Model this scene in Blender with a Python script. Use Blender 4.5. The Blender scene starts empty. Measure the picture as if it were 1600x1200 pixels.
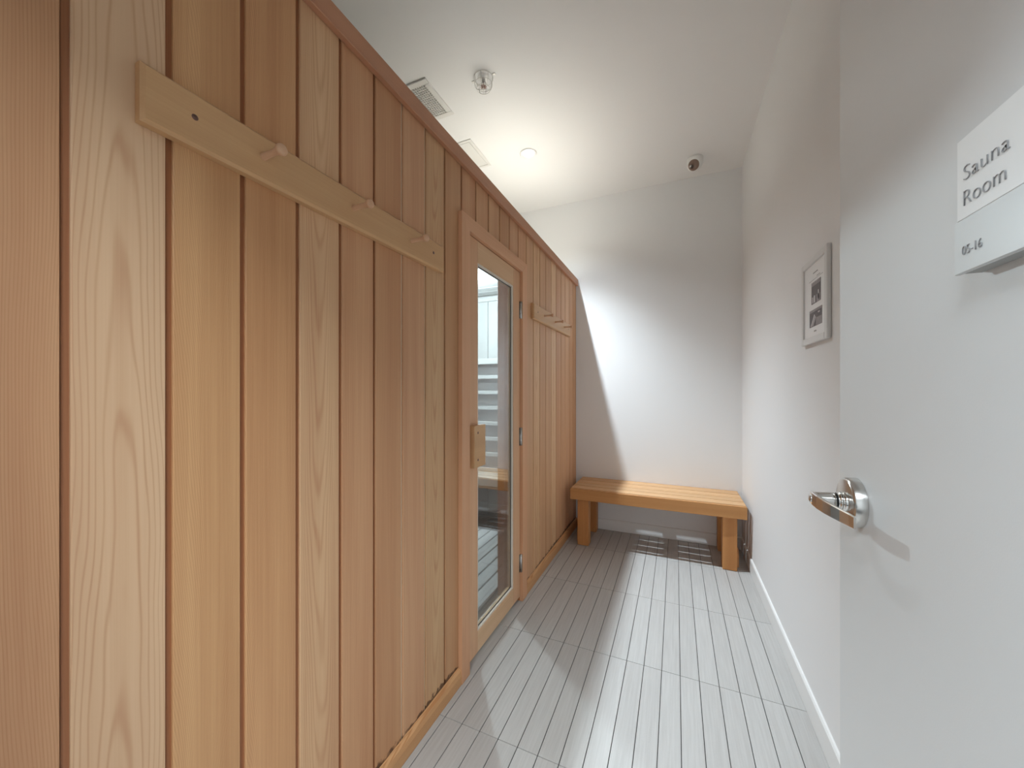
import bpy, bmesh, math, random
from mathutils import Vector, Matrix

S = bpy.context.scene
COL = S.collection
random.seed(5)
PI = math.pi

# ------------------------------------------------------------------ camera
YAW = math.atan(256 / 579.0)
EYE = 1.29
cd = bpy.data.cameras.new('camera')
cam = bpy.data.objects.new('camera', cd)
COL.objects.link(cam)
cam.location = (0, 0, EYE)
cam.rotation_euler = (PI / 2, 0, YAW)
cd.sensor_width = 36
cd.lens = 579 / 1600 * 36
cd.shift_y = 10 / 1600
cd.clip_start = 0.02
S.camera = cam

# ------------------------------------------------------------------ exposure / world
S.view_settings.view_transform = 'Standard'
S.view_settings.look = 'None'
S.view_settings.gamma = 1
S.view_settings.use_curve_mapping = False
S.view_settings.exposure = 0.76
S.cycles.max_bounces = 12
S.cycles.diffuse_bounces = 8
S.cycles.transparent_max_bounces = 16
S.render.film_transparent = False

w = bpy.data.worlds.new('world')
S.world = w
w.use_nodes = True
w.node_tree.nodes['Background'].inputs[0].default_value = (0.9, 0.93, 1, 1)
w.node_tree.nodes['Background'].inputs[1].default_value = 0.3

# ------------------------------------------------------------------ lights
P_DOWN = 212.0
P_SAUNA = 85.0
P_HALL_FILL = 44.0
DOWN = [(-1.03, 2.64)]
CEIL = 3.10


def spot(name, loc, power, color, angle=124, blend=0.55, radius=0.03):
    l = bpy.data.lights.new(name, 'SPOT')
    l.energy = power
    l.color = color
    l.spot_size = math.radians(angle)
    l.spot_blend = blend
    l.shadow_soft_size = radius
    o = bpy.data.objects.new(name, l)
    COL.objects.link(o)
    o.location = loc
    return o


for i, (x, y) in enumerate(DOWN):
    spot('downlight_beam', (x, y, CEIL - 0.012), P_DOWN, (0.79, 0.915, 1.0), 102, 1.0, .02)
    spot('downlight_spill', (x, y, CEIL - 0.012), P_DOWN * .20, (0.82, 0.93, 1.0), 128, .8, .02)

lp = bpy.data.lights.new('sauna_lamp_glow', 'POINT')
lp.energy = P_SAUNA
lp.color = (0.84, 0.94, 1.0)
lp.shadow_soft_size = 0.035
lo = bpy.data.objects.new('sauna_lamp_glow', lp)
COL.objects.link(lo)
lo.location = (-1.67, 2.61, 2.10)

la = bpy.data.lights.new('added_hallway_fill', 'AREA')  # unseen fill lamp, added behind the camera to brighten the room
la.shape = 'RECTANGLE'
la.size = 1.2
la.size_y = 0.5
la.energy = P_HALL_FILL
la.color = (0.86, 0.95, 1.0)
lao = bpy.data.objects.new('added_hallway_fill', la)
COL.objects.link(lao)
lao.location = (-0.15, -0.60, 2.55)


# ------------------------------------------------------------------ materials
def nt(name):
    m = bpy.data.materials.new(name)
    m.use_nodes = True
    t = m.node_tree
    return m, t, t.nodes['Principled BSDF']


def plain(name, col, rough=0.5, metal=0.0, bump=0.0, bscale=200, var=0.0, spec=0.5):
    m, t, b = nt(name)
    b.inputs['Base Color'].default_value = (*col, 1)
    b.inputs['Roughness'].default_value = rough
    b.inputs['Metallic'].default_value = metal
    b.inputs['Specular IOR Level'].default_value = spec
    N = t.nodes
    L = t.links
    if bump or var:
        tc = N.new('ShaderNodeTexCoord')
        n = N.new('ShaderNodeTexNoise')
        n.inputs['Scale'].default_value = bscale
        n.inputs['Detail'].default_value = 3
        L.new(tc.outputs['Object'], n.inputs['Vector'])
        if bump:
            bp = N.new('ShaderNodeBump')
            bp.inputs['Strength'].default_value = bump
            bp.inputs['Distance'].default_value = 0.002
            L.new(n.outputs['Fac'], bp.inputs['Height'])
            L.new(bp.outputs['Normal'], b.inputs['Normal'])
        if var:
            mr = N.new('ShaderNodeMapRange')
            mr.inputs['To Min'].default_value = 1 - var
            mr.inputs['To Max'].default_value = 1 + var
            L.new(n.outputs['Fac'], mr.inputs['Value'])
            mx = N.new('ShaderNodeMix')
            mx.data_type = 'RGBA'
            mx.blend_type = 'MULTIPLY'
            mx.inputs['Factor'].default_value = 1
            mx.inputs['A'].default_value = (*col, 1)
            L.new(mr.outputs['Result'], mx.inputs['B'])
            L.new(mx.outputs['Result'], b.inputs['Base Color'])
    return m


def wood(name, light, dark, along='Z', rough=0.5, fig=0.3, stain=False, fibre=1.0, A=400.0, yc=-.30, B=3.0, C=4.0,
         wob=1.0, sharp=3.0, streak=.75):
    """sawn cedar: growth-ring lines are the level lines of A*(across-yc)^2 + B*along + noise,
    plus fine fibre and broad streaks; every object gets its own slice of the log"""
    m, t, b = nt(name)
    N = t.nodes
    L = t.links

    def val(v, sock):
        if hasattr(v, 'is_linked') or hasattr(v, 'links'):
            L.new(v, sock)
        else:
            sock.default_value = v

    def math_(op, x, y=None, z=None):
        n = N.new('ShaderNodeMath')
        n.operation = op
        val(x, n.inputs[0])
        if y is not None:
            val(y, n.inputs[1])
        if z is not None:
            val(z, n.inputs[2])
        return n.outputs[0]

    b.inputs['Roughness'].default_value = rough
    b.inputs['Specular IOR Level'].default_value = 0.35
    tc = N.new('ShaderNodeTexCoord')
    oi = N.new('ShaderNodeObjectInfo')
    wn = N.new('ShaderNodeTexWhiteNoise')
    wn.noise_dimensions = '1D'
    L.new(oi.outputs['Random'], wn.inputs['W'])
    sc = N.new('ShaderNodeVectorMath')
    sc.operation = 'MULTIPLY_ADD'
    L.new(wn.outputs['Color'], sc.inputs[0])
    sc.inputs[1].default_value = (9, 9, 9)
    L.new(tc.outputs['Object'], sc.inputs[2])

    def noise(scale_along, scale_across, detail=2):
        mp = N.new('ShaderNodeMapping')
        p, q = scale_along, scale_across
        mp.inputs['Scale'].default_value = {'X': (p, q, q), 'Y': (q, p, q), 'Z': (q, q, p)}[along]
        L.new(sc.outputs[0], mp.inputs['Vector'])
        n = N.new('ShaderNodeTexNoise')
        n.inputs['Scale'].default_value = 1
        n.inputs['Detail'].default_value = detail
        L.new(mp.outputs[0], n.inputs['Vector'])
        return n.outputs['Fac']

    sp = N.new('ShaderNodeSeparateXYZ')
    L.new(tc.outputs['Object'], sp.inputs[0])
    X, Y, Z = sp.outputs
    al = {'X': X, 'Y': Y, 'Z': Z}[along]
    ac = {'X': math_('ADD', Y, Z), 'Y': math_('ADD', X, Z), 'Z': math_('ADD', math_('MULTIPLY', X, .5), Y)}[along]
    wob1 = math_('MULTIPLY', math_('SUBTRACT', noise(1.1, 5, 1), .5), .045 * wob)
    d = math_('ADD', math_('SUBTRACT', ac, yc), wob1)
    ph = math_('MULTIPLY', math_('MULTIPLY', d, d), A)
    ph = math_('MULTIPLY_ADD', al, B, ph)
    ph = math_('MULTIPLY_ADD', noise(1.8, 14, 2), C, ph)
    ph = math_('MULTIPLY_ADD', wn.outputs['Value'], 7.0, ph)
    cs = math_('COSINE', math_('MULTIPLY', ph, 2 * PI))
    ln = math_('POWER', math_('MULTIPLY_ADD', cs, .5, .5), sharp)
    ln = math_('MULTIPLY', ln, math_('MULTIPLY_ADD', noise(1.5, 30, 1), 1.2, .4))
    fb = noise(3, 300, 3)
    a2 = math_('MULTIPLY_ADD', fb, 0.40 * fibre, math_('MULTIPLY', ln, fig))
    a3 = math_('MULTIPLY_ADD', noise(.6, 18, 2), streak, a2)
    rm = N.new('ShaderNodeMapRange')
    rm.inputs['From Min'].default_value = 0.32 * fibre * .5 + streak * .28
    rm.inputs['From Max'].default_value = 0.72 + streak * .5
    L.new(a3, rm.inputs['Value'])
    mx = N.new('ShaderNodeMix')
    mx.data_type = 'RGBA'
    L.new(rm.outputs[0], mx.inputs['Factor'])
    mx.inputs['A'].default_value = (*light, 1)
    mx.inputs['B'].default_value = (*dark, 1)
    tint = N.new('ShaderNodeMix')
    tint.data_type = 'RGBA'
    tint.blend_type = 'MULTIPLY'
    tint.inputs['Factor'].default_value = 1
    L.new(mx.outputs['Result'], tint.inputs['A'])
    L.new(oi.outputs['Color'], tint.inputs['B'])
    out = tint.outputs['Result']
    if stain:
        # dark damp marks where the boards stand on the base trim
        sx = N.new('ShaderNodeSeparateXYZ')
        ge = N.new('ShaderNodeNewGeometry')
        L.new(ge.outputs['Position'], sx.inputs[0])
        n2 = N.new('ShaderNodeTexNoise')
        n2.inputs['Scale'].default_value = 55
        n2.inputs['Detail'].default_value = 4
        L.new(ge.outputs['Position'], n2.inputs['Vector'])
        n3 = N.new('ShaderNodeTexNoise')
        n3.inputs['Scale'].default_value = 4
        L.new(ge.outputs['Position'], n3.inputs['Vector'])
        h = N.new('ShaderNodeMath')
        h.operation = 'MULTIPLY'
        L.new(n2.outputs['Fac'], h.inputs[0])
        L.new(n3.outputs['Fac'], h.inputs[1])
        h2 = N.new('ShaderNodeMath')
        h2.operation = 'MULTIPLY_ADD'
        L.new(h.outputs[0], h2.inputs[0])
        h2.inputs[1].default_value = 0.10
        h2.inputs[2].default_value = 0.059
        d = N.new('ShaderNodeMath')
        d.operation = 'SUBTRACT'
        L.new(h2.outputs[0], d.inputs[0])
        L.new(sx.outputs['Z'], d.inputs[1])
        mr = N.new('ShaderNodeMapRange')
        mr.inputs['From Min'].default_value = -0.004
        mr.inputs['From Max'].default_value = 0.006
        mr.inputs['To Max'].default_value = 0.85
        L.new(d.outputs[0], mr.inputs['Value'])
        mm = N.new('ShaderNodeMix')
        mm.data_type = 'RGBA'
        L.new(mr.outputs[0], mm.inputs['Factor'])
        L.new(out, mm.inputs['A'])
        mm.inputs['B'].default_value = (0.06, 0.02, 0.008, 1)
        out = mm.outputs['Result']
    L.new(out, b.inputs['Base Color'])
    bp = N.new('ShaderNodeBump')
    bp.inputs['Strength'].default_value = 0.12
    bp.inputs['Distance'].default_value = 0.001
    L.new(a2, bp.inputs['Height'])
    L.new(bp.outputs['Normal'], b.inputs['Normal'])
    return m


CL = (0.66, 0.395, 0.225)
CD = (0.455, 0.21, 0.105)
TG = (0.42, 0.19, 0.095)
M = {}
M['cedar'] = wood('cedar_planks', CL, CD, 'Z', stain=True, fig=.22)
M['cedar_vee'] = wood('cedar_cathedral', (0.69, 0.455, 0.26), CD, 'Z', stain=True, fig=.22, A=1900, yc=.068, B=-5.5, C=2.6)
M['cedar_fig'] = wood('cedar_figured', (0.71, 0.475, 0.285), (0.47, 0.235, 0.12), 'Z', stain=True, fig=0.28, A=1500, yc=.070, B=3.0,
                      C=3.4, wob=1.2, fibre=.5, sharp=6)
M['cedar_tight'] = wood('cedar_fine_grained', (0.655, 0.395, 0.205), (0.42, 0.195, 0.085), 'Z', stain=True, fig=0.20, A=700, yc=-.18,
                        B=26, C=9)
M['cedar_y'] = wood('cedar_trim_horizontal', (0.66, 0.38, 0.215), (0.47, 0.225, 0.115), 'Y', fig=.3)
M['cedar_top'] = wood('cedar_top_trim', (0.58, 0.30, 0.175), (0.44, 0.20, 0.11), 'Y', fig=.25)
M['cedar_base'] = wood('cedar_base_trim', (0.70, 0.41, 0.20), (0.50, 0.23, 0.09), 'Y', fig=.45)
M['casing'] = wood('reddish_cedar_casing', (0.74, 0.43, 0.255), (0.58, 0.29, 0.155), 'Z', fig=.25)
M['casing_y'] = wood('reddish_cedar_head_casing', (0.74, 0.43, 0.255), (0.58, 0.29, 0.155), 'Y', fig=.25)
M['tongue'] = wood('shade_dark_tongue_wood', (0.36, 0.155, 0.07), (0.27, 0.10, 0.04), 'Z', fig=.1)  # tongue darkened to paint deeper shade into the board grooves
M['jamb'] = wood('reddish_jamb_wood', (0.46, 0.17, 0.06), (0.33, 0.10, 0.03), 'Z', fig=.25)
M['leaf'] = wood('door_leaf_wood', (0.75, 0.47, 0.285), (0.58, 0.31, 0.17), 'Z', fig=.2)
M['leaf_y'] = wood('door_rail_wood', (0.78, 0.54, 0.34), (0.60, 0.36, 0.19), 'Y', fig=.3)
M['rack'] = wood('peg_board_wood', (0.65, 0.40, 0.205), (0.53, 0.295, 0.14), 'Y', fig=.2, rough=.42)
M['peg'] = wood('peg_wood', (0.72, 0.45, 0.29), (0.58, 0.33, 0.19), 'X', fig=.2)
M['bench_x'] = wood('bench_wood_boards', (0.66, 0.345, 0.135), (0.46, 0.195, 0.06), 'X', fig=.4)
M['bench_slat'] = wood('bench_wood_slats', (0.72, 0.46, 0.25), (0.50, 0.27, 0.12), 'X', fig=.4)
M['bench_z'] = wood('bench_wood_legs', (0.64, 0.31, 0.11), (0.43, 0.165, 0.05), 'Z', fig=.5)
M['bench_y'] = wood('bench_wood_cross', (0.66, 0.36, 0.15), (0.48, 0.20, 0.07), 'Y', fig=.4)
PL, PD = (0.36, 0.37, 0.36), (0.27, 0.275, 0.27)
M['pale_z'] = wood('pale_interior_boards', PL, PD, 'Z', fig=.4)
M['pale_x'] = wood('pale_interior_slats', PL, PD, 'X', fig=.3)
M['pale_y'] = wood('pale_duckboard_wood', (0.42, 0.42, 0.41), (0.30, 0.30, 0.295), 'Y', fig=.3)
M['shade_x'] = wood('shade_dark_backrest_panel', (0.07, 0.07, 0.068), (0.05, 0.05, 0.049), 'X', fig=.3)  # near-black tone paints in the shade between the backrest slats
M['sap'] = wood('pale_sapwood_edge', (0.86, 0.74, 0.56), (0.74, 0.58, 0.40), 'Z', fig=.1)
M['dark_gap'] = plain('dark_backing', (0.05, 0.025, 0.012), .9)
M['white'] = plain('white_wall_paint', (0.80, 0.80, 0.80), .75, bump=.05, bscale=350)
M['ceil'] = plain('white_ceiling_paint', (0.82, 0.81, 0.80), .85, bump=.04, bscale=300)
M['trimw'] = plain('white_trim_paint', (0.83, 0.83, 0.82), .4)
M['doorw'] = plain('grey_white_door_paint', (0.69, 0.715, 0.73), .42, bump=.04, bscale=500)
M['grout'] = plain('dark_grout', (0.055, 0.05, 0.048), .9)
M['hall'] = plain('hallway_paint', (0.78, 0.78, 0.78), .8)
M['metal'] = plain('satin_nickel', (0.62, 0.61, 0.59), .24, 1.0)
M['metal2'] = plain('polished_nickel', (0.75, 0.74, 0.72), .12, 1.0)
M['black'] = plain('black_plastic', (0.02, 0.02, 0.02), .4)
M['gasket'] = plain('dark_gasket', (0.06, 0.055, 0.05), .6)
M['bead'] = plain('pale_glazing_bead', (0.75, 0.68, 0.60), .5)
M['plastic'] = plain('white_plastic', (0.80, 0.79, 0.77), .35)
M['ventw'] = plain('vent_white_enamel', (0.74, 0.72, 0.69), .5)
M['ventd'] = plain('vent_inside', (0.60, 0.575, 0.54), .8)
M['roof'] = plain('raw_roof_panel', (0.34, 0.29, 0.235), .9, var=.15, bscale=8)
M['wire'] = plain('pale_wire', (0.62, 0.60, 0.56), .35, .3)
M['steel_dark'] = plain('dark_bronze', (0.18, 0.10, 0.08), .35, .6)
M['lens'] = plain('smoked_dome', (0.06, 0.05, 0.045), .06, 0, spec=.9)
M['lens2'] = plain('dome_inner', (0.25, 0.17, 0.13), .15, .3)
M['framep'] = plain('silver_grey_frame', (0.70, 0.695, 0.685), .35, .1)
M['paper'] = plain('white_paper', (0.84, 0.84, 0.84), .3)
M['ink'] = plain('grey_ink', (0.30, 0.29, 0.29), .6)
M['phd'] = plain('photo_dark', (0.085, 0.06, 0.06), .4, var=.5, bscale=60)
M['phm'] = plain('photo_mid', (0.26, 0.22, 0.22), .4, var=.4, bscale=90)
M['phl'] = plain('photo_light', (0.62, 0.58, 0.58), .4)
M['signhi'] = plain('frosted_white_acrylic', (0.82, 0.84, 0.85), .3)
M['signlo'] = plain('grey_acrylic', (0.66, 0.70, 0.715), .3)
M['signback'] = plain('shadow_grey_sign_backing', (0.40, 0.42, 0.42), .6)  # darkened so the backing reads as the sign's shadow
M['letter'] = plain('grey_letters', (0.27, 0.27, 0.275), .45)


def tile_mat():
    m, t, b = nt('grey_wood_look_tile')
    N = t.nodes
    L = t.links
    b.inputs['Roughness'].default_value = .42
    tc = N.new('ShaderNodeTexCoord')
    oi = N.new('ShaderNodeObjectInfo')
    ad = N.new('ShaderNodeVectorMath')
    ad.operation = 'ADD'
    cb = N.new('ShaderNodeMath')
    cb.operation = 'MULTIPLY'
    cb.inputs[1].default_value = 40
    L.new(oi.outputs['Random'], cb.inputs[0])
    L.new(tc.outputs['Object'], ad.inputs[0])
    L.new(cb.outputs[0], ad.inputs[1])
    mp = N.new('ShaderNodeMapping')
    mp.inputs['Scale'].default_value = (140, 5, 5)
    L.new(ad.outputs[0], mp.inputs['Vector'])
    n = N.new('ShaderNodeTexNoise')
    n.inputs['Scale'].default_value = 1
    n.inputs['Detail'].default_value = 4
    L.new(mp.outputs[0], n.inputs['Vector'])
    n2 = N.new('ShaderNodeTexNoise')
    n2.inputs['Scale'].default_value = 500
    L.new(ad.outputs[0], n2.inputs['Vector'])
    s = N.new('ShaderNodeMath')
    s.operation = 'MULTIPLY_ADD'
    L.new(n2.outputs['Fac'], s.inputs[0])
    s.inputs[1].default_value = .35
    L.new(n.outputs['Fac'], s.inputs[2])
    s2 = N.new('ShaderNodeMath')
    s2.operation = 'MULTIPLY_ADD'
    L.new(oi.outputs['Random'], s2.inputs[0])
    s2.inputs[1].default_value = .22
    L.new(s.outputs[0], s2.inputs[2])
    rm = N.new('ShaderNodeMapRange')
    rm.inputs['From Min'].default_value = .45
    rm.inputs['From Max'].default_value = 1.1
    L.new(s2.outputs[0], rm.inputs['Value'])
    mx = N.new('ShaderNodeMix')
    mx.data_type = 'RGBA'
    mx.inputs['A'].default_value = (0.53, 0.52, 0.505, 1)
    mx.inputs['B'].default_value = (0.43, 0.415, 0.40, 1)
    L.new(rm.outputs[0], mx.inputs['Factor'])
    L.new(mx.outputs['Result'], b.inputs['Base Color'])
    bp = N.new('ShaderNodeBump')
    bp.inputs['Strength'].default_value = .1
    bp.inputs['Distance'].default_value = .001
    L.new(s.outputs[0], bp.inputs['Height'])
    L.new(bp.outputs['Normal'], b.inputs['Normal'])
    return m


M['tile'] = tile_mat()


def glass_mat():
    """thin sheet glass: clear transmission plus Fresnel (Schlick) mirror reflection on each face"""
    m = bpy.data.materials.new('clear_pane_glass')
    m.use_nodes = True
    t = m.node_tree
    N = t.nodes
    L = t.links
    N.clear()
    out = N.new('ShaderNodeOutputMaterial')
    tr = N.new('ShaderNodeBsdfTransparent')
    tr.inputs[0].default_value = (0.965, 0.985, 0.985, 1)
    gl = N.new('ShaderNodeBsdfGlossy')
    gl.inputs['Roughness'].default_value = 0.0
    ge = N.new('ShaderNodeNewGeometry')
    dt = N.new('ShaderNodeVectorMath')
    dt.operation = 'DOT_PRODUCT'
    L.new(ge.outputs['Normal'], dt.inputs[0])
    L.new(ge.outputs['Incoming'], dt.inputs[1])
    ab = N.new('ShaderNodeMath')
    ab.operation = 'ABSOLUTE'
    L.new(dt.outputs['Value'], ab.inputs[0])
    om = N.new('ShaderNodeMath')
    om.operation = 'SUBTRACT'
    om.inputs[0].default_value = 1
    L.new(ab.outputs[0], om.inputs[1])
    p = N.new('ShaderNodeMath')
    p.operation = 'POWER'
    p.inputs[1].default_value = 5
    L.new(om.outputs[0], p.inputs[0])
    ma = N.new('ShaderNodeMath')
    ma.operation = 'MULTIPLY_ADD'
    ma.inputs[1].default_value = .85
    ma.inputs[2].default_value = .15
    L.new(p.outputs[0], ma.inputs[0])
    mx = N.new('ShaderNodeMixShader')
    L.new(ma.outputs[0], mx.inputs[0])
    L.new(tr.outputs[0], mx.inputs[1])
    L.new(gl.outputs[0], mx.inputs[2])
    L.new(mx.outputs[0], out.inputs[0])
    return m


M['glass'] = glass_mat()


def emis(name, col, st):
    m, t, b = nt(name)
    b.inputs['Base Color'].default_value = (*col, 1)
    b.inputs['Emission Color'].default_value = (*col, 1)
    b.inputs['Emission Strength'].default_value = st
    return m


M['lampface'] = emis('lit_lamp_face', (1, 0.99, 0.97), 2.2)


# ------------------------------------------------------------------ mesh helpers
def add_box(bm, x0, x1, y0, y1, z0, z1, bev=0.0, seg=1, mi=0):
    v = [bm.verts.new(p) for p in ((x0, y0, z0), (x1, y0, z0), (x1, y1, z0), (x0, y1, z0),
                                   (x0, y0, z1), (x1, y0, z1), (x1, y1, z1), (x0, y1, z1))]
    f = [bm.faces.new([v[i] for i in q]) for q in
         ((0, 3, 2, 1), (4, 5, 6, 7), (0, 1, 5, 4), (1, 2, 6, 5), (2, 3, 7, 6), (3, 0, 4, 7))]
    for q in f:
        q.material_index = mi
    if bev:
        es = list({e for q in f for e in q.edges})
        bmesh.ops.bevel(bm, geom=es, offset=bev, segments=seg, affect='EDGES', profile=.5)
    return bm


def add_prism(bm, pts, axis, a0, a1, mi=0):
    """pts: 2D outline; axis: extrusion axis 'x','y','z'"""
    def P(p, a):
        if axis == 'z':
            return (p[0], p[1], a)
        if axis == 'y':
            return (p[0], a, p[1])
        return (a, p[0], p[1])
    A = [bm.verts.new(P(p, a0)) for p in pts]
    B = [bm.verts.new(P(p, a1)) for p in pts]
    n = len(pts)
    fs = [bm.faces.new(A), bm.faces.new(B[::-1])]
    for i in range(n):
        fs.append(bm.faces.new((A[i], B[i], B[(i + 1) % n], A[(i + 1) % n])))
    for f in fs:
        f.material_index = mi
    bmesh.ops.recalc_face_normals(bm, faces=fs)
    return bm


def add_lathe(bm, prof, center, axis='z', seg=32, mi=0):
    """prof: list of (radius, offset along axis)"""
    cx, cy, cz = center
    rings = []
    for r, h in prof:
        ring = []
        if r < 1e-6:
            p = {'z': (cx, cy, cz + h), 'x': (cx + h, cy, cz), 'y': (cx, cy + h, cz)}[axis]
            ring = [bm.verts.new(p)]
        else:
            for i in range(seg):
                a = 2 * PI * i / seg
                c, s = r * math.cos(a), r * math.sin(a)
                p = {'z': (cx + c, cy + s, cz + h), 'x': (cx + h, cy + c, cz + s), 'y': (cx + s, cy + h, cz + c)}[axis]
                ring.append(bm.verts.new(p))
        rings.append(ring)
    fs = []
    for A, B in zip(rings, rings[1:]):
        if len(A) == 1 and len(B) == 1:
            continue
        for i in range(seg):
            j = (i + 1) % seg
            if len(A) == 1:
                fs.append(bm.faces.new((A[0], B[i], B[j])))
            elif len(B) == 1:
                fs.append(bm.faces.new((A[i], B[0], A[j])))
            else:
                fs.append(bm.faces.new((A[i], B[i], B[j], A[j])))
    for f in fs:
        f.material_index = mi
        f.smooth = True
    bmesh.ops.recalc_face_normals(bm, faces=fs)
    return bm


def add_tube(bm, pts, r, seg=8, closed=False, mi=0):
    pts = [Vector(p) for p in pts]
    n = len(pts)
    rings = []
    for i, p in enumerate(pts):
        if closed:
            d = pts[(i + 1) % n] - pts[i - 1]
        else:
            d = pts[min(i + 1, n - 1)] - pts[max(i - 1, 0)]
        d.normalize()
        up = Vector((0, 0, 1)) if abs(d.z) < .9 else Vector((1, 0, 0))
        a = d.cross(up).normalized()
        b = d.cross(a)
        rings.append([bm.verts.new(p + r * (math.cos(2 * PI * k / seg) * a + math.sin(2 * PI * k / seg) * b)) for k in range(seg)])
    m = n if closed else n - 1
    fs = []
    for i in range(m):
        A, B = rings[i], rings[(i + 1) % n]
        for k in range(seg):
            fs.append(bm.faces.new((A[k], A[(k + 1) % seg], B[(k + 1) % seg], B[k])))
    if not closed:
        fs.append(bm.faces.new(rings[0][::-1]))
        fs.append(bm.faces.new(rings[-1]))
    for f in fs:
        f.smooth = True
        f.material_index = mi
    bmesh.ops.recalc_face_normals(bm, faces=fs)
    return bm


def obj(name, bm, mat, parent=None, smooth=False):
    me = bpy.data.meshes.new(name)
    bm.to_mesh(me)
    bm.free()
    for m_ in (mat if isinstance(mat, (list, tuple)) else [mat]):
        me.materials.append(m_)
    o = bpy.data.objects.new(name, me)
    COL.objects.link(o)
    if parent:
        o.parent = parent
        if parent.location.length > 0 and parent.type == 'EMPTY':
            # geometry is written in world space; cancel the thing's offset
            o.location = -parent.location
    return o


def box(name, b, mat, parent=None, bev=0.0, seg=1):
    return obj(name, add_box(bmesh.new(), *b, bev=bev, seg=seg), mat, parent)


def tag(o, label, cat, group=None, kind=None):
    if label:
        o['label'] = label
    if cat:
        o['category'] = cat
    if group:
        o['group'] = group
    if kind:
        o['kind'] = kind
    return o


def struct(o):
    o['kind'] = 'structure'
    return o


def thing(name, label, cat, loc=(0, 0, 0), group=None):
    o = bpy.data.objects.new(name, None)
    COL.objects.link(o)
    o.location = loc
    o.empty_display_size = .05
    return tag(o, label, cat, group)


def copy_tree(o, delta, parent=None):
    c = o.copy()
    COL.objects.link(c)
    if parent:
        c.parent = parent
    else:
        c.location = o.location + Vector(delta)
    for ch in [x for x in list(COL.objects) if x.parent == o]:
        copy_tree(ch, (0, 0, 0), c)
    return c


# ------------------------------------------------------------------ room shell
XR, YB = 0.492, 3.50           # right wall, back wall
XL = -3.05
YE = -0.03                     # inner face of the entry wall
XS = -0.875                    # face of the sauna boards

fl = struct(box('floor', (XL, XR + .1, -2.2, YB + .1, -0.10, -0.004), M['grout']))
fl['label'] = 'grey wood-look plank tile floor'
# narrow plank tiles, dark joints between them
TW, TL = 0.0775, 0.607
tb = bmesh.new()
add_box(tb, 0.0014, TW - 0.0014, 0.001, TL - 0.001, -0.012, 0.0, bev=0.0007)
tme = bpy.data.meshes.new('tile')
tb.to_mesh(tme)
tb.free()
tme.materials.append(M['tile'])


def cut_tile(x0, x1, y0, y1):
    b_ = bmesh.new()
    add_box(b_, x0, x1, y0, y1, -0.012, 0.0, bev=0.0007)
    me = bpy.data.meshes.new('tile')
    b_.to_mesh(me)
    b_.free()
    me.materials.append(M['tile'])
    return me


xk = [0.018 + TW * k for k in range(-15, 7)]
yk = [1.2333 + TL * k for k in range(-3, 4)]
for y in yk:
    for x in xk:
        if x > XR - .01:
            continue
        inside = x + TW < -0.86
        if inside and not (1.1 < y + TL and y < 2.2):
            continue
        x1 = min(x + TW, XR - 0.006)
        y1 = min(y + TL, YB - 0.004)
        if y1 - y < .02:
            continue
        if x1 < x + TW - 1e-4 or y1 < y + TL - 1e-4:
            o = bpy.data.objects.new('tile', cut_tile(0.0014, x1 - x - (0 if x1 < x + TW - 1e-4 else .0014), 0.001, y1 - y - .001))
        else:
            o = bpy.data.objects.new('tile', tme)
        COL.objects.link(o)
        o.location = (x, y, 0)
        o.parent = fl

struct(box('ceiling', (XL, XR + .1, YE - .12, YB + .1, CEIL, CEIL + .1), M['ceil']))
struct(box('wall_back', (XL - .1, XR + .1, YB, YB + .1, -.1, CEIL + .1), M['white']))
struct(box('wall_right', (XR, XR + .1, YE - .12, YB, -.1, CEIL + .1), M['white']))
struct(box('wall_left', (XL - .1, XL, YE - .12, YB, -.1, CEIL + .1), M['white']))
b_ = bmesh.new()
add_box(b_, XL, -0.66, YE - .12, YE, -.1, CEIL)
add_box(b_, 0.30, XR, YE - .12, YE, -.1, CEIL)
add_box(b_, -0.66, 0.30, YE - .12, YE, 2.14, CEIL)
struct(obj('wall_front', b_, M['white']))
b_ = bmesh.new()
add_box(b_, -0.66, -0.63, YE - .13, YE + .0, 0, 2.14, bev=.002)
add_box(b_, 0.30, 0.33, YE - .13, YE - .005, 0, 2.14, bev=.002)
add_box(b_, -0.66, 0.33, YE - .13, YE - .005, 2.11, 2.14, bev=.002)
struct(obj('trim_1', b_, M['doorw']))

# hallway outside the door, behind the camera
b_ = bmesh.new()
add_box(b_, -2.6, 1.8, -2.3, -2.2, -.1, 2.7)
add_box(b_, -2.7, -2.6, -2.2, YE - .12, -.1, 2.7)
add_box(b_, 1.8, 1.9, -2.2, YE - .12, -.1, 2.7)
add_box(b_, -2.6, 1.8, -2.2, YE - .12, 2.6, 2.7)
add_box(b_, XR + .1, 1.8, YE - .12, YE, -.1, 2.7)
struct(obj('wall_hallway', b_, M['hall']))
struct(box('floor_hallway', (XR + .1, 1.8, -2.2, YE - .12, -.1, -.004), M['tile']))

# baseboards
bh = 0.10
prof_r = [(XR, 0.002), (XR - .012, 0.002), (XR - .012, bh - .006), (XR - .007, bh), (XR, bh)]
b_ = bmesh.new()
add_prism(b_, prof_r, 'y', YE, YB)
struct(obj('baseboard_right', b_, M['trimw']))
prof_b = [(YB, 0.002), (YB - .012, 0.002), (YB - .012, bh - .006), (YB - .007, bh), (YB, bh)]
b_ = bmesh.new()
add_prism(b_, prof_b, 'x', XS + .02, XR - .012)
struct(obj('baseboard_back', b_, M['trimw']))

# ------------------------------------------------------------------ sauna cabin
ZT = 2.35
sa = thing('sauna_cabin', 'cedar plank sauna cabin with glazed door along the left side of the room', 'sauna', (XS, 1.8, 0))
PW = 0.1303
Y0 = 0.2447


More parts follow.
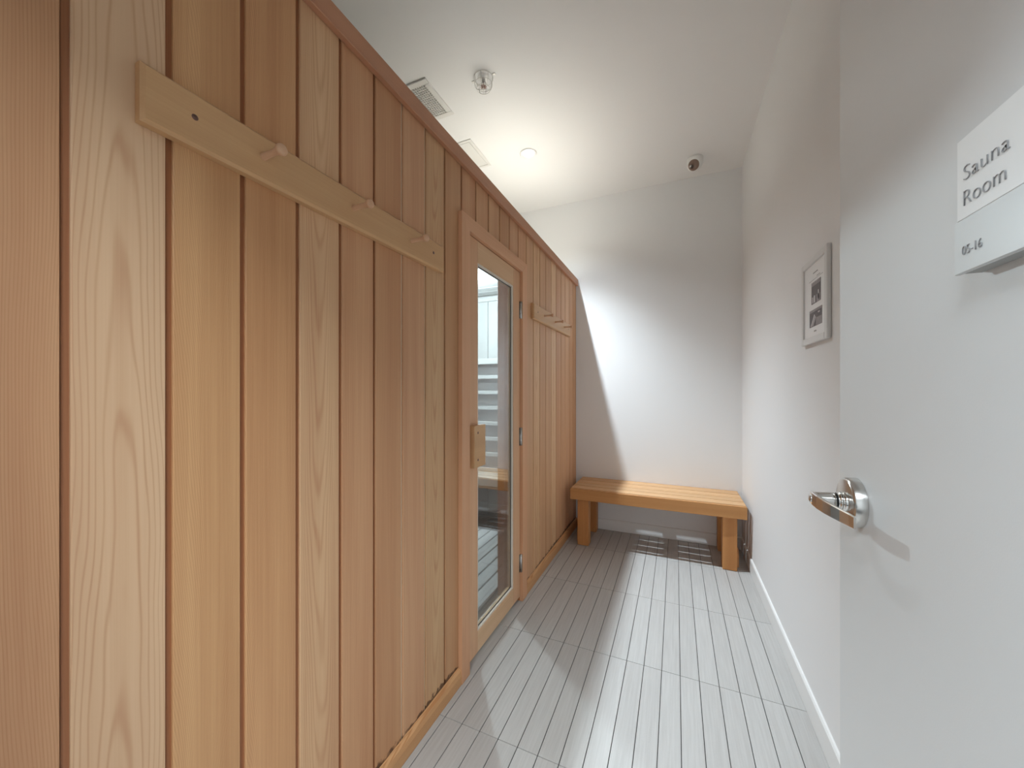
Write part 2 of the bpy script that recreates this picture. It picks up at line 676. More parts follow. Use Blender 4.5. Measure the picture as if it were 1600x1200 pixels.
def plank_bm(z0, z1, y_from=0.0, tongue=0.0095, width=PW, b_=None):
    """tongue-and-groove board; front face at x=0, runs along z; tongue strip recessed"""
    if b_ is None:
        b_ = bmesh.new()
    if y_from > 0:
        pr = [(-.018, y_from), (0, y_from), (0, width - .0022), (-.0012, width - .0012), (-.018, width - .0012)]
        add_prism(b_, pr, 'z', z0, z1)
        return b_
    # tongue and body as separate outlines so the tongue can carry its own material
    add_prism(b_, [(-.018, 0), (-.0065, 0), (-.0065, tongue - .0005), (-.018, tongue - .0005)], 'z', z0, z1, mi=1)
    pr = [(-.018, tongue - .0005), (-.0018, tongue - .0005), (0, tongue + .0015), (0, width - .0032), (-.0012, width - .0022), (-.018, width - .0022)]
    add_prism(b_, pr, 'z', z0, z1)
    return b_


def mesh_from(b_, mats, name='plank'):
    me = bpy.data.meshes.new(name)
    b_.to_mesh(me)
    b_.free()
    for m_ in mats:
        me.materials.append(m_)
    return me


styles = {-2: 'cedar', -1: 'cedar', 0: 'cedar_fig', 1: 'cedar_tight', 2: 'cedar_tight', 3: 'cedar_vee', 4: 'cedar', 5: 'cedar', 6: 'cedar',
          7: 'cedar_vee', 8: 'cedar', 16: 'cedar_vee', 19: 'cedar_vee'}
tints = {-2: (.86, .80, .74), -1: (.86, .82, .78), 0: (1.0, 1.02, 1.06), 1: (1.0, .96, .90), 2: (1.02, .95, .90), 3: (1.06, 1.05, 1.05), 4: (1.02, .98, .93),
         5: (.93, .87, .80), 6: (1.04, 1.04, 1.04), 7: (.97, .97, .93), 8: (.92, .90, .83), 9: (1, .98, .95), 10: (1.02, 1.0, .96),
         11: (.98, .97, .93), 12: (.90, .86, .80), 13: (1.02, 1.0, .98), 14: (1.08, 1.06, 1.04), 15: (1.04, 1.05, 1.04),
         16: (1.10, 1.10, 1.08), 17: (1.04, 1.05, 1.03), 18: (1.02, 1.03, 1.02), 19: (1.16, 1.20, 1.22), 20: (1.05, 1.03, 1.02),
         21: (1.10, 1.12, 1.12), 22: (1.12, 1.15, 1.16), 23: (1.05, 1.04, 1.02), 24: (.98, .95, .9)}
cache = {}
ZP0, ZP1 = 0.03, 2.33
for k in range(-2, 25):
    y = Y0 + PW * k
    mk = styles.get(k, 'cedar')
    tong = 'sap' if k in (6, 7) else 'tongue'
    if 9 <= k <= 13:
        key = ('s', mk)
        if key not in cache:
            cache[key] = mesh_from(plank_bm(2.04, ZP1), [M[mk], M[tong]])
    elif k == 14:
        key = ('j', mk)
        b_ = plank_bm(2.04, ZP1)
        plank_bm(ZP0, 2.04, y_from=.034, b_=b_)
        cache[key] = mesh_from(b_, [M[mk], M[tong]])
    else:
        key = ('f', mk, tong, k == 24)
        if key not in cache:
            cache[key] = mesh_from(plank_bm(ZP0, ZP1, width=PW if k < 24 else min(PW, YB - .002 - y)), [M[mk], M[tong]])
    o = bpy.data.objects.new('plank', cache[key])
    COL.objects.link(o)
    o.parent = sa
    o.location = Vector((XS, y, 0)) - sa.location
    o.color = (*tints.get(k, (1, 1, 1)), 1)

# core wall behind the boards, with the doorway left open
YD0, YD1 = 1.461, 2.0945
XI = -1.02
b_ = bmesh.new()
add_box(b_, XI, XS - .018, YE + .01, YD0 - .02, 0, 2.33)
add_box(b_, XI, XS - .018, YD1 + .02, YB - .002, 0, 2.33)
add_box(b_, XI, XS - .018, YD0 - .02, YD1 + .02, 2.035, 2.33)
obj('wall_core', b_, M['dark_gap'], sa)
# top trim, base trims
b_ = bmesh.new()
add_box(b_, XS + .0005, XS + .020, YE + .01, YB - .002, 2.288, ZT, bev=.002)
obj('top_trim', b_, M['cedar_top'], sa)
box('roof_panel', (XL + .012, XS, YE + .01, YB - .003, 2.331, ZT - .004), M['roof'], sa)
for ya, yb in ((YE + .01, 1.394), (2.165, YB - .002)):
    b_ = bmesh.new()
    pr = [(XS + .0005, 0.001), (XS + .017, 0.001), (XS + .018, .045), (XS + .014, .062), (XS + .006, .071), (XS + .0005, .073)]
    add_prism(b_, pr, 'y', ya, yb)
    obj('base_trim', b_, M['cedar_base'], sa)
# casing (mitred)
XC = XS + .0205
cz = 2.079
ci = 2.014
b_ = bmesh.new()
add_prism(b_, [(1.394, .002), (YD0, .002), (YD0, ci), (1.394, cz)], 'x', XS + .0005, XC)
obj('door_casing', b_, M['casing'], sa)
b_ = bmesh.new()
add_prism(b_, [(YD1, .002), (2.165, .002), (2.165, cz), (YD1, ci)], 'x', XS + .0005, XC)
obj('door_casing', b_, M['casing'], sa).color = (1.02, 1.0, .98, 1)
b_ = bmesh.new()
add_prism(b_, [(1.3945, cz), (YD0 + .0005, ci), (YD1 - .0005, ci), (2.1645, cz)], 'x', XS + .0005, XC - .0005)
obj('door_casing', b_, M['casing_y'], sa)
# jambs lining the opening
b_ = bmesh.new()
add_box(b_, XI - .005, XS, YD0 - .02, YD0, .002, 2.035, bev=.001)
obj('jamb', b_, M['jamb'], sa)
b_ = bmesh.new()
add_box(b_, XI - .005, XS, YD1, YD1 + .02, .002, 2.035, bev=.001)
obj('jamb', b_, M['jamb'], sa)
b_ = bmesh.new()
add_box(b_, XI - .005, XS, YD0, YD1, 2.015, 2.035, bev=.001)
obj('jamb', b_, M['jamb'], sa)

# inside of the cabin
ZI = 2.25
YI = 3.40
XF = -2.75
b_ = bmesh.new()
add_box(b_, XI - .012, XI - .001, YE + .05, YD0 - .021, .001, ZI)
add_box(b_, XI - .012, XI - .001, YD1 + .021, YI, .001, ZI)
add_box(b_, XI - .012, XI - .001, YD0 - .021, YD1 + .021, 2.036, ZI)
add_box(b_, XF - .02, XF, YE + .05, YI, .001, ZI)
add_box(b_, XF, XI, YE + .05, YE + .07, .001, ZI)
obj('inner_lining', b_, M['pale_z'], sa)
b_ = bmesh.new()
add_box(b_, XL + .01, XI, YI + .02, YB - .002, .001, 2.33)
add_box(b_, XL + .01, XF - .02, YE + .05, YI + .02, .001, 2.33)
add_box(b_, XL + .01, XI, YE + .05, YB - .002, 2.275, 2.33)
obj('cabin_shell', b_, M['pale_z'], sa)
# end wall boards
ib = bmesh.new()
add_prism(ib, [(0.003, .0), (.0045, -.004), (.127, -.004), (.1285, 0), (.1285, .014), (.003, .014)], 'z', 0.001, ZI)
ime = mesh_from(ib, [M['pale_z']])
x = -1.775 - .13 * 7
while x < XI - .13:
    o = bpy.data.objects.new('plank', ime)
    COL.objects.link(o)
    o.parent = sa
    o.location = Vector((x, YI + .004, 0)) - sa.location
    r_ = random.uniform(.93, 1.05)
    o.color = (r_, r_, r_, 1)
    x += .13
# ceiling boards
cb_ = bmesh.new()
add_prism(cb_, [(0.003, .0), (.0045, -.004), (.127, -.004), (.1285, 0), (.1285, .014), (.003, .014)], 'x', XF, XI - .013)
cme = mesh_from(cb_, [M['pale_x']])
y = 0.08
while y < YI - .12:
    o = bpy.data.objects.new('plank', cme)
    COL.objects.link(o)
    o.parent = sa
    o.location = Vector((0, y, ZI + .004)) - sa.location
    r_ = random.uniform(.9, 1.05)
    o.color = (r_, r_, r_, 1)
    y += .13
box('crown_trim', (XF, XI - .013, YI - .02, YI, ZI - .045, ZI - .001), M['pale_x'], sa, bev=.003)

# door leaf
dr = bpy.data.objects.new('door', None)
COL.objects.link(dr)
dr.parent = sa
dr.location = Vector((XS, 2.09, 0)) - sa.location
dr.empty_display_size = .05


def sub(name, b_, mat):
    o = obj(name, b_, mat)
    o.parent = dr
    o.location = Vector((-XS, -2.09, 0))
    return o


XD1, XD0 = -.872, -.912
LY0, LY1, LZ0, LZ1 = 1.4645, 2.0905, .029, 2.011
GY0, GY1, GZ0, GZ1 = 1.565, 1.996, .126, 1.906
b_ = bmesh.new()
add_box(b_, XD0, XD1, LY0, GY0, LZ0, LZ1, bev=.0025, seg=2)
sub('stile', b_, M['leaf'])
b_ = bmesh.new()
add_box(b_, XD0, XD1, GY1, LY1, LZ0, LZ1, bev=.0025, seg=2)
sub('stile', b_, M['leaf'])
b_ = bmesh.new()
add_box(b_, XD0 + .0003, XD1 - .0003, GY0, GY1, GZ1, LZ1 - .0005, bev=.0015)
sub('rail', b_, M['leaf_y'])
b_ = bmesh.new()
add_box(b_, XD0 + .0003, XD1 - .0003, GY0, GY1, LZ0 + .0005, GZ0, bev=.0015)
sub('rail', b_, M['leaf_y'])
for xa in (-.888, -.902):
    b_ = bmesh.new()
    add_box(b_, xa - .004, xa, GY0 + .0002, GY1 - .0002, GZ0 + .0002, GZ1 - .0002)
    sub('pane', b_, M['glass'])


def ring(b_, x0, x1, a, wdt):
    y0, y1, z0, z1 = GY0 + a, GY1 - a, GZ0 + a, GZ1 - a
    add_box(b_, x0, x1, y0, y0 + wdt, z0, z1)
    add_box(b_, x0, x1, y1 - wdt, y1, z0, z1)
    add_box(b_, x0, x1, y0 + wdt, y1 - wdt, z0, z0 + wdt)
    add_box(b_, x0, x1, y0 + wdt, y1 - wdt, z1 - wdt, z1)


b_ = bmesh.new()
ring(b_, -.8875, -.876, .0003, .009)
sub('glazing_bead', b_, M['bead'])
b_ = bmesh.new()
ring(b_, -.8876, -.8855, .0093, .005)
sub('gasket', b_, M['gasket'])
# handle: thick wooden plate with a finger grip, two plugged screws
b_ = bmesh.new()
pr = [(-.8718, 1.487), (-.848, 1.487), (-.845, 1.490), (-.845, 1.592), (-.848, 1.596), (-.860, 1.596), (-.862, 1.575), (-.8718, 1.562)]
add_prism(b_, pr, 'z', .930, 1.126)
es = [e for e in b_.edges if abs(e.verts[0].co.z - e.verts[1].co.z) < 1e-5]
bmesh.ops.bevel(b_, geom=es, offset=.002, segments=1, affect='EDGES')
sub('handle', b_, M['rack'])
for z in (.965, 1.092):
    b_ = bmesh.new()
    add_lathe(b_, [(0, .0006), (.0058, .0004), (.0063, -.001)], (-.845, 1.520, z), 'x', 16)
    sub('screw', b_, M['steel_dark'])
for z0, z1 in ((1.728, 1.833), (.954, 1.063), (.180, .289)):
    b_ = bmesh.new()
    add_lathe(b_, [(0, 0), (.0052, 0), (.0052, z1 - z0), (0, z1 - z0)], (-.8655, 2.0915, z0), 'z', 12)
    add_box(b_, -.8725, -.8705, 2.078, 2.0905, z0, z1)
    add_box(b_, -.875, -.8560, 2.0938, 2.0948, z0, z1)
    for q in (.33, .66):
        add_lathe(b_, [(.0056, 0), (.0056, .001)], (-.8655, 2.0915, z0 + (z1 - z0) * q), 'z', 12)
    sub('hinge', b_, M['metal'])


# things inside the cabin
db = thing('duckboard', 'pale grey wooden duckboard on the floor seen through the sauna door glass', 'duckboard', (-1.5, 2.2, 0))
x = -1.03
n = 0
sb = bmesh.new()
add_box(sb, -.085, 0, 1.0, 2.93, .030, .05, bev=.002)
sme = mesh_from(sb, [M['pale_y']], 'slat')
while x > -2.3:
    o = bpy.data.objects.new('slat', sme)
    COL.objects.link(o)
    o.parent = db
    o.location = Vector((x, 0, 0)) - db.location
    x -= .0955
for y in (1.05, 1.65, 2.25, 2.85):
    box('cross_batten', (x + .012, -1.031, y, y + .05, .001, .030), M['pale_y'], db)

ibn = thing('sauna_bench', 'low pale bench inside the sauna, seen through the door glass', 'bench', (-1.8, 3.1, 0))
for i in range(3):
    box('slat', (-2.74, -1.04, 2.975 + i * .075, 3.042 + i * .075, .475, .50), M['pale_x'], ibn, bev=.002)
box('front_rail', (-2.74, -1.04, 2.965, 2.9745, .425, .50), M['pale_x'], ibn, bev=.001)
box('lower_rail', (-2.74, -1.04, 2.972, 2.995, .405, .420), M['pale_x'], ibn, bev=.001)
for x in (-1.10, -1.88, -2.68):
    box('leg', (x, x + .04, 3.0, 3.17, .001, .474), M['bench_z'], ibn, bev=.002)

br = bpy.data.objects.new('backrest', None)
COL.objects.link(br)
br.location = (-1.8, 3.3, .5)
br.empty_display_size = .05
box('panel', (-2.74, -1.04, 3.23, 3.25, .55, 1.56), M['shade_x'], br)  # dark sheet standing in for shade behind the slats
box('top_rail', (-2.74, -1.04, 3.195, 3.26, 1.545, 1.60), M['pale_x'], br, bev=.002)
for i in range(7):
    z = 1.403 - .150 * i
    if z < .50:
        break
    box('slat', (-2.74, -1.04, 3.195, 3.229, z, z + .034), M['pale_x'], br, bev=.002)
for x in (-2.5, -1.3):
    box('upright', (x, x + .04, 3.26, 3.395, .52, 1.5), M['pale_z'], br)

br.parent = sa
br.location = br.location - sa.location

ll = thing('sauna_ceiling_lamp', 'round white lamp on the ceiling inside the sauna', 'lamp', (-1.67, 2.61, 2.24))
b_ = bmesh.new()
add_lathe(b_, [(0, .005), (.07, .005), (.07, -.015), (.055, -.03), (.052, -.03)], (-1.67, 2.61, 2.24), 'z', 24)
obj('base', b_, M['plastic'], ll)
b_ = bmesh.new()
add_lathe(b_, [(.052, -.03), (.045, -.042), (.025, -.05), (0, -.052)], (-1.67, 2.61, 2.24), 'z', 24)
obj('diffuser', b_, M['lampface'], ll)


# ------------------------------------------------------------------ peg racks
def rack(y0, label):
    t = thing('peg_rack', label, 'peg rack', (XS, y0, 1.8155), 'wooden peg racks on the sauna wall')
    z0, z1, y1 = 1.7635, 1.8685, y0 + .927
    b_ = bmesh.new()
    c = .006
    x0, x1 = XS + .0005, XS + .0225
    # board with chamfered front edges
    o_ = [(y0, z0), (y1, z0), (y1, z1), (y0, z1)]
    i_ = [(y0 + c, z0 + c), (y1 - c, z0 + c), (y1 - c, z1 - c), (y0 + c, z1 - c)]
    A = [b_.verts.new((x0, *p)) for p in o_]
    B = [b_.verts.new((x1 - c, *p)) for p in o_]
    C_ = [b_.verts.new((x1, *p)) for p in i_]
    b_.faces.new(A)
    b_.faces.new(C_)
    for P_, Q_ in ((A, B), (B, C_)):
        for i in range(4):
            b_.faces.new((P_[i], P_[(i + 1) % 4], Q_[(i + 1) % 4], Q_[i]))
    bmesh.ops.recalc_face_normals(b_, faces=b_.faces)
    obj('board', b_, M['rack'], t)
    for i in range(3):
        yy = y0 + .209 + .257 * i
        b_ = bmesh.new()
        prof = [(0, -.004), (.0078, -.004), (.0076, .0), (.0068, .020), (.0068, .040), (.0080, .050), (.0110, .056), (.0126, .061), (.0117, .066), (.0080, .0695), (0, .071)]
        add_lathe(b_, prof, (x1, yy, 1.8175), 'x', 20)
        obj('peg', b_, M['peg'], t)
    for yy in (y0 + .079, y0 + .853):
        b_ = bmesh.new()
        add_lathe(b_, [(0, .0006), (.0055, .0005), (.0062, -.001)], (x1, yy, 1.8195), 'x', 16)
        obj('screw', b_, M['steel_dark'], t)
    return t


r1 = rack(.3295, 'long light wood rack with three pegs on the sauna boards left of the glazed door')
r2 = copy_tree(r1, (0, 1.9565, 0))
r2['label'] = 'light wood peg rack on the sauna boards between glazed door and back wall'

# ------------------------------------------------------------------ bench against the back wall
bn = thing('wooden_bench', 'low cedar slatted bench standing against the back wall', 'bench', (-.177, 3.26, 0))
BX0, BX1 = -.81, .457
b_ = bmesh.new()
add_box(b_, BX0, BX1, 3.036, 3.0555, .381, .470, bev=.002)
obj('front_rail', b_, M['bench_x'], bn)
b_ = bmesh.new()
add_box(b_, BX0, BX1, 3.479, 3.4975, .385, .470, bev=.002)
obj('rear_rail', b_, M['bench_x'], bn)
for i in range(4):
    y = 3.068 + i * .1025
    o = box('slat', (BX0 + .001, BX1 - .001, y, y + (.0895 if i < 3 else .1030), .446, .4715), M['bench_slat'], bn, bev=.002)
    r_ = (1.0, .94, 1.04, .98)[i]
    o.color = (r_, r_, r_, 1)
for xc in (-.472, -.177, .118):
    box('cross_brace', (xc - .042, xc + .042, 3.056, 3.4785, .409, .4455), M['bench_y'], bn, bev=.002)
for x in (-.753, .308):
    for y in (3.057, 3.385):
        b_ = bmesh.new()
        add_box(b_, x, x + .092, y, y + .088, .001, .4475, bev=.003)
        obj('leg', b_, M['bench_z'], bn)
for x0, x1 in ((-.772, -.7535), (.4005, .419)):
    b_ = bmesh.new()
    add_prism(b_, [(3.125, .004), (3.42, .004), (3.42, .125), (3.150, .125), (3.125, .095)], 'x', x0, x1)
    obj('foot_block', b_, M['bench_y'], bn)

# ------------------------------------------------------------------ ceiling fittings
dl_labels = ['lit round recessed ceiling light above the sauna top']
for i, (x, y) in enumerate(DOWN):
    t = thing('ceiling_light', dl_labels[i], 'ceiling light', (x, y, CEIL))
    b_ = bmesh.new()
    add_lathe(b_, [(.064, -.0005), (.064, -.005), (.060, -.007), (.056, -.0065), (.046, -.0010)], (x, y, CEIL), 'z', 40)
    obj('trim_ring', b_, M['plastic'], t)
    b_ = bmesh.new()
    add_lathe(b_, [(.044, -.0012), (.0, -.0012)], (x, y, CEIL), 'z', 40)
    obj('lens', b_, M['lampface'], t)

# sprinkler with wire guard
sx, sy = -1.018, 1.895
t = thing('fire_sprinkler', 'caged fire sprinkler head on the ceiling', 'sprinkler', (sx, sy, CEIL))
b_ = bmesh.new()
add_lathe(b_, [(0, -.006), (.018, -.006), (.033, -.003), (.036, -.0005)], (sx, sy, CEIL), 'z', 32)
obj('escutcheon', b_, M['plastic'], t)
b_ = bmesh.new()
add_lathe(b_, [(.010, -.005), (.010, -.018), (.007, -.020), (.007, -.026), (0, -.026)], (sx, sy, CEIL), 'z', 16)
for s in (-1, 1):
    add_tube(b_, [(sx + s * .008, sy, CEIL - .024), (sx + s * .014, sy, CEIL - .034), (sx + s * .010, sy, CEIL - .046), (sx, sy, CEIL - .052)], .0025, 8)
obj('frame_arms', b_, M['metal'], t)
b_ = bmesh.new()
add_lathe(b_, [(0, -.028), (.003, -.028), (.003, -.048), (0, -.048)], (sx, sy, CEIL), 'z', 10)
obj('bulb', b_, M['steel_dark'], t)
b_ = bmesh.new()
for k in range(10):
    a = 2 * PI * k / 10
    add_box(b_, -.002, .002, .006, .018, -.001, .001)
    vs = b_.verts[-8:]
    bmesh.ops.rotate(b_, verts=vs, cent=(0, 0, 0), matrix=Matrix.Rotation(a, 3, 'Z'))
    bmesh.ops.translate(b_, verts=vs, vec=(sx, sy, CEIL - .054))
add_lathe(b_, [(0, -.0555), (.008, -.0555), (.008, -.0525), (0, -.0525)], (sx, sy, CEIL), 'z', 12)
obj('deflector', b_, M['steel_dark'], t)
b_ = bmesh.new()
for r, h in ((.055, -.004), (.051, -.040), (.038, -.066)):
    add_tube(b_, [(sx + r * math.cos(a * PI / 14), sy + r * math.sin(a * PI / 14), CEIL + h) for a in range(28)], .0016, 6, closed=True)
for k in range(8):
    a = PI * k / 4 + .2
    pts = [(sx + r * math.cos(a), sy + r * math.sin(a), CEIL + h) for r, h in ((.055, -.002), (.053, -.025), (.049, -.046), (.038, -.066))]
    add_tube(b_, pts, .0014, 6)
for k in range(2):
    a = PI * k / 2 + .4
    c, s = .038 * math.cos(a), .038 * math.sin(a)
    add_tube(b_, [(sx - c, sy - s, CEIL - .066), (sx, sy, CEIL - .069), (sx + c, sy + s, CEIL - .066)], .0014, 6)
for s in (-1, 1):
    add_box(b_, sx + s * .066 - .009, sx + s * .066 + .009, sy - .006, sy + .006, CEIL - .004, CEIL - .0005)
obj('wire_cage', b_, M['wire'], t)

# dome camera
cx, cy = .137, 3.226
t = thing('dome_camera', 'small white dome security camera on the ceiling near the back right corner', 'camera', (cx, cy, CEIL))
b_ = bmesh.new()
add_lathe(b_, [(.058, -.0005), (.060, -.012), (.059, -.018), (.0565, -.0195), (.0575, -.021)], (cx, cy, CEIL), 'z', 40)
obj('base', b_, M['plastic'], t)
# shell: a ball whose window looks down and to the camera
ctr = Vector((cx, cy, CEIL - .042))
b_ = bmesh.new()
add_lathe(b_, [(.0575, .021), (.058, .008), (.0565, -.006), (.051, -.024), (.041, -.038), (.025, -.0485), (0, -.053)], tuple(ctr), 'z', 40)
obj('shell', b_, M['plastic'], t)
dirv = Vector((-.22, -.74, -.50)).normalized()


def cap(rad, ang, center, d, steps=8, seg=28):
    b_ = bmesh.new()
    prof = [(rad * math.sin(ang * i / steps), rad * math.cos(ang * i / steps)) for i in range(steps + 1)]
    add_lathe(b_, prof, (0, 0, 0), 'z', seg)
    q = Vector((0, 0, 1)).rotation_difference(d)
    bmesh.ops.rotate(b_, verts=b_.verts, cent=(0, 0, 0), matrix=q.to_matrix())
    bmesh.ops.translate(b_, verts=b_.verts, vec=center)
    return b_


obj('window', cap(.0600, .72, ctr, dirv), M['lens2'], t)
b_ = cap(.064, .24, ctr + Vector((-.003, 0, 0)), Vector((-.34, -.66, -.56)).normalized())
obj('lens', b_, M['lens'], t)

# air vent with egg-crate grille
t = thing('air_vent', 'square white ceiling vent with fine grille above the sauna edge', 'vent', (-1.477, 1.9075, CEIL))
vx0, vx1, vy0, vy1 = -1.630, -1.324, 1.755, 2.060
b_ = bmesh.new()
for x0, x1, y0, y1 in ((vx0, vx1, vy0, vy0 + .034), (vx0, vx1, vy1 - .034, vy1), (vx0, vx0 + .034, vy0 + .034, vy1 - .034), (vx1 - .034, vx1, vy0 + .034, vy1 - .034)):
    add_box(b_, x0, x1, y0, y1, CEIL - .009, CEIL - .0005, bev=.002)
obj('frame', b_, M['ventw'], t)
b_ = bmesh.new()
g0, g1, h0, h1 = vx0 + .034, vx1 - .034, vy0 + .034, vy1 - .034
ng = 16
for i in range(1, ng):
    x = g0 + (g1 - g0) * i / ng
    add_box(b_, x - .0016, x + .0016, h0, h1, CEIL - .008, CEIL - .002)
    y = h0 + (h1 - h0) * i / ng
    add_box(b_, g0, g1, y - .0016, y + .0016, CEIL - .0081, CEIL - .0021)
g = obj('grille', b_, M['ventw'], t)
g['kind'] = 'stuff'
box('backing', (g0, g1, h0, h1, CEIL - .0018, CEIL - .0004), M['ventd'], t)

# access panel
t = thing('access_panel', 'plain square white access panel in the ceiling beside the round ceiling light', 'access panel', (-1.52, 2.48, CEIL))
px0, px1, py0, py1 = -1.688, -1.351, 2.315, 2.652
b_ = bmesh.new()
q = .022
for x0, x1, y0, y1 in ((px0, px1, py0, py0 + q), (px0, px1, py1 - q, py1), (px0, px0 + q, py0 + q, py1 - q), (px1 - q, px1, py0 + q, py1 - q)):
    add_box(b_, x0, x1, y0, y1, CEIL - .006, CEIL - .0005, bev=.0015)
obj('frame', b_, M['ventw'], t)
box('hatch', (px0 + q + .003, px1 - q - .003, py0 + q + .003, py1 - q - .003, CEIL - .005, CEIL - .0005), M['ventw'], t, bev=.001)

# ------------------------------------------------------------------ notice frame on the right wall
fy0, fy1, fz0, fz1 = 1.615, 1.903, 1.472, 1.802
t = thing('picture_frame', 'silver-framed notice with two dark photographs on the right wall', 'framed notice', (XR, (fy0 + fy1) / 2, fz0))
xf = XR - .014
fw = .026
b_ = bmesh.new()
for y0, y1, z0, z1 in ((fy0, fy0 + fw, fz0, fz1), (fy1 - fw, fy1, fz0, fz1), (fy0 + fw, fy1 - fw, fz0, fz0 + fw), (fy0 + fw, fy1 - fw, fz1 - fw, fz1)):
    add_box(b_, xf, XR - .0005, y0, y1, z0, z1, bev=.003, seg=2)
obj('frame', b_, M['framep'], t)
pp = box('paper', (xf + .006, xf + .009, fy0 + fw, fy1 - fw, fz0 + fw, fz1 - fw), M['paper'], t)
xp = xf + .006


def print_(name, y0, y1, z0, z1, mat, d=.0006):
    b_ = bmesh.new()
    add_box(b_, xp - d, xp, y0, y1, z0, z1)
    o = obj(name, b_, mat)
    o.parent = pp
    o.location = (0, 0, 0)
    return o


# photographs (flat prints): the sheet's left is the far side, +y
print_('photograph', 1.693, 1.793, 1.622, 1.705, M['phd'])
print_('photograph', 1.680, 1.815, 1.535, 1.600, M['phd'])
b_ = bmesh.new()
for y0, y1, z0, z1, mi in ((1.694, 1.792, 1.690, 1.7045, 0), (1.694, 1.735, 1.623, 1.650, 0), (1.75, 1.765, 1.625, 1.652, 1), (1.772, 1.782, 1.625, 1.648, 1), (1.71, 1.72, 1.63, 1.665, 1),
                           (1.681, 1.814, 1.5905, 1.5995, 0), (1.681, 1.74, 1.536, 1.565, 0), (1.70, 1.72, 1.58, 1.585, 1)):
    add_box(b_, xp - .001, xp - .0007, y0, y1, z0, z1, mi=mi)
add_prism(b_, [(1.800, 1.537), (1.790, 1.537), (1.752, 1.575), (1.760, 1.580)], 'x', xp - .001, xp - .0007, mi=1)
add_prism(b_, [(1.782, 1.537), (1.774, 1.537), (1.742, 1.568), (1.748, 1.572)], 'x', xp - .001, xp - .0007, mi=1)
o = obj('photograph_detail', b_, [M['phm'], M['phl']])
o.parent = pp
for q in ((1.725, 1.775, 1.738, 1.7415), (1.672, 1.82, 1.7145, 1.7155), (1.70, 1.735, 1.7205, 1.7225), (1.74, 1.765, 1.514, 1.519)):
    print_('printed_line', *q, M['ink'])
# geometry of the printed bits is in world space
for ch in [c for c in COL.objects if c.parent == pp]:
    ch.location = (0, 0, 0)

# ------------------------------------------------------------------ open entry door with lever and sign
XDR = .28
dy0, dy1 = -.02, .8806
b_ = bmesh.new()
add_box(b_, XDR, XDR + .045, dy0, dy1, .008, 2.10, bev=.0015)
d1 = struct(obj('door_1', b_, M['doorw']))
d1['label'] = 'open grey-white entry door on the right'
ZH = 1.101
YH = .806
b_ = bmesh.new()
add_lathe(b_, [(0.041, -.0003), (.041, -.002), (.0402, -.014), (.0385, -.0168), (.0365, -.0175), (0, -.0175)], (XDR, YH, ZH), 'x', 56)
# crisp rim edges
o = obj('rosette', b_, M['metal'], None)
o.parent = d1
hz = bpy.data.objects.new('lever_handle', None)
COL.objects.link(hz)
hz.parent = d1
hz.location = (XDR - .02, YH, ZH)
hz.empty_display_size = .02


def hsub(name, b_, mat):
    o = obj(name, b_, mat)
    o.parent = hz
    o.location = -hz.location
    return o


b_ = bmesh.new()
x_ = XDR - .0175
add_lathe(b_, [(.0165, 0), (.0165, -.003), (.0150, -.0035), (.0150, -.006), (.0160, -.0065), (.0160, -.0085), (.0135, -.009), (.0135, -.011)], (x_, YH, ZH), 'x', 32)
hsub('collar', b_, M['metal2'])
b_ = bmesh.new()
add_lathe(b_, [(.0115, -.009), (.0115, -.013)], (x_, YH, ZH), 'x', 32)
hsub('neck', b_, M['black'])
# lever: shaft out, then a flat blade sweeping back towards the hinge side
b_ = bmesh.new()
add_lathe(b_, [(.0, -.0125), (.0132, -.0125), (.0128, -.020), (.0118, -.036), (.0110, -.0435), (.009, -.0455), (0, -.0455)], (x_, YH, ZH), 'x', 32)
path = []
ctrl = [(.2170, .8135), (.2162, .800), (.2168, .780), (.2195, .760), (.2240, .740), (.2290, .722), (.2345, .705), (.2375, .697)]
hw = [.0105, .0112, .0112, .0108, .0104, .0100, .0096, .0092]
th = [.0035, .0060, .0065, .0055, .0050, .0046, .0043, .0040]
rings = []
for i, (px, py) in enumerate(ctrl):
    a = Vector(ctrl[min(i + 1, len(ctrl) - 1)]) - Vector(ctrl[max(i - 1, 0)])
    a.normalize()
    nx, ny = -a.y, a.x          # towards the door
    if nx < 0:
        nx, ny = -nx, -ny
    drop = -.006 * (i / (len(ctrl) - 1)) ** 1.3 + .001
    r_ = []
    H = hw[i]
    T = th[i]
    c = .0012
    for dn, dz in ((0, -H + c), (0, H - c), (c, H), (T - c, H), (T, H - c), (T, -H + c), (T - c, -H), (c, -H)):
        r_.append(b_.verts.new((px + nx * dn, py + ny * dn, ZH + drop + dz)))
    rings.append(r_)
fs = []
for A, B in zip(rings, rings[1:]):
    for k in range(8):
        fs.append(b_.faces.new((A[k], A[(k + 1) % 8], B[(k + 1) % 8], B[k])))
fs.append(b_.faces.new(rings[0]))
fs.append(b_.faces.new(rings[-1][::-1]))
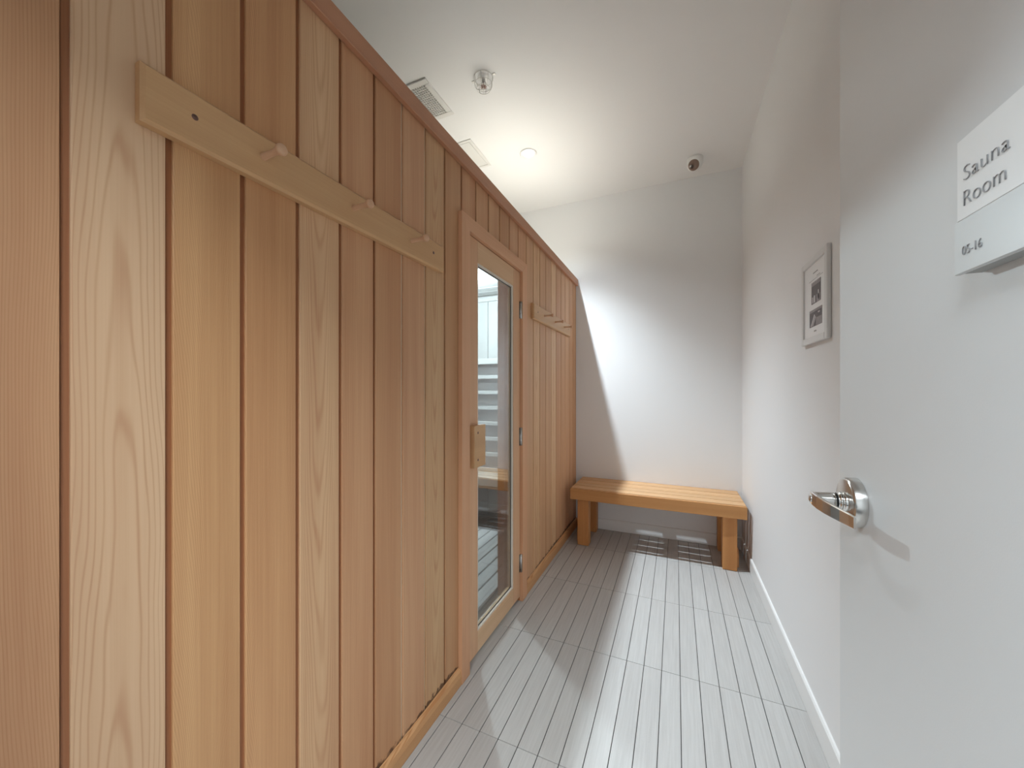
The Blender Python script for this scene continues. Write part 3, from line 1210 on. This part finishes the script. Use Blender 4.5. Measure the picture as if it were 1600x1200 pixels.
bmesh.ops.recalc_face_normals(b_, faces=fs)
hsub('lever', b_, M['metal2'])
b_ = bmesh.new()
add_lathe(b_, [(.0062, .0005), (.0062, -.0022), (.0050, -.0028), (0, -.0028)], (x_ - .0455, YH, ZH), 'x', 24)
hsub('lock_button', b_, M['metal'])

# sign
XSG = .262
sg = thing('door_sign', 'frosted two-panel room sign lettered Sauna Room 05-16 on the open door', 'sign', (XSG, .455, 1.407))
# frosted upper plate, greyer lower plate a touch wider and prouder
up = box('upper_plate', (XSG, XSG + .004, .378, .529, 1.4605, 1.542), M['signhi'], sg, bev=.0008)
lowp = box('lower_plate', (XSG - .001, XSG + .004, .376, .5310, 1.407, 1.4600), M['signlo'], sg, bev=.0008)
box('shadow_band_backing', (XSG + .0041, XDR - .0003, .380, .5275, 1.4075, 1.540), M['signback'], sg, bev=.0008)  # sign backing, toned and extended to give the shadow band below the sign


def text(s, y, z, cap_h, width, parent, x):
    cu = bpy.data.curves.new('text', 'FONT')
    cu.body = s
    cu.size = 1.0
    cu.extrude = .02
    cu.offset = -.026
    cu.resolution_u = 4
    o = bpy.data.objects.new('text', cu)
    COL.objects.link(o)
    bpy.context.view_layer.update()
    dg = bpy.context.evaluated_depsgraph_get()
    me = bpy.data.meshes.new_from_object(o.evaluated_get(dg))
    COL.objects.unlink(o)
    bpy.data.objects.remove(o)
    xs = [v.co.x for v in me.vertices]
    w0, w1 = min(xs), max(xs)
    caph = 0.73
    sx_, sz_ = width / (w1 - w0), cap_h / caph
    for v in me.vertices:
        a, b__, c = v.co
        v.co = (x - (c + .02) * .02, y - (a - w0) * sx_, z + b__ * sz_)
    me.materials.append(M['letter'])
    q = bpy.data.objects.new('lettering', me)
    COL.objects.link(q)
    q.parent = parent
    q.location = (0, 0, 0)
    return q


text('Sauna', .5180, 1.4975, .0157, .0560, up, XSG - .0001)
text('Room', .5180, 1.4725, .0165, .0510, up, XSG - .0001)
text('05-16', .5180, 1.4237, .0098, .0255, lowp, XSG - .0011)
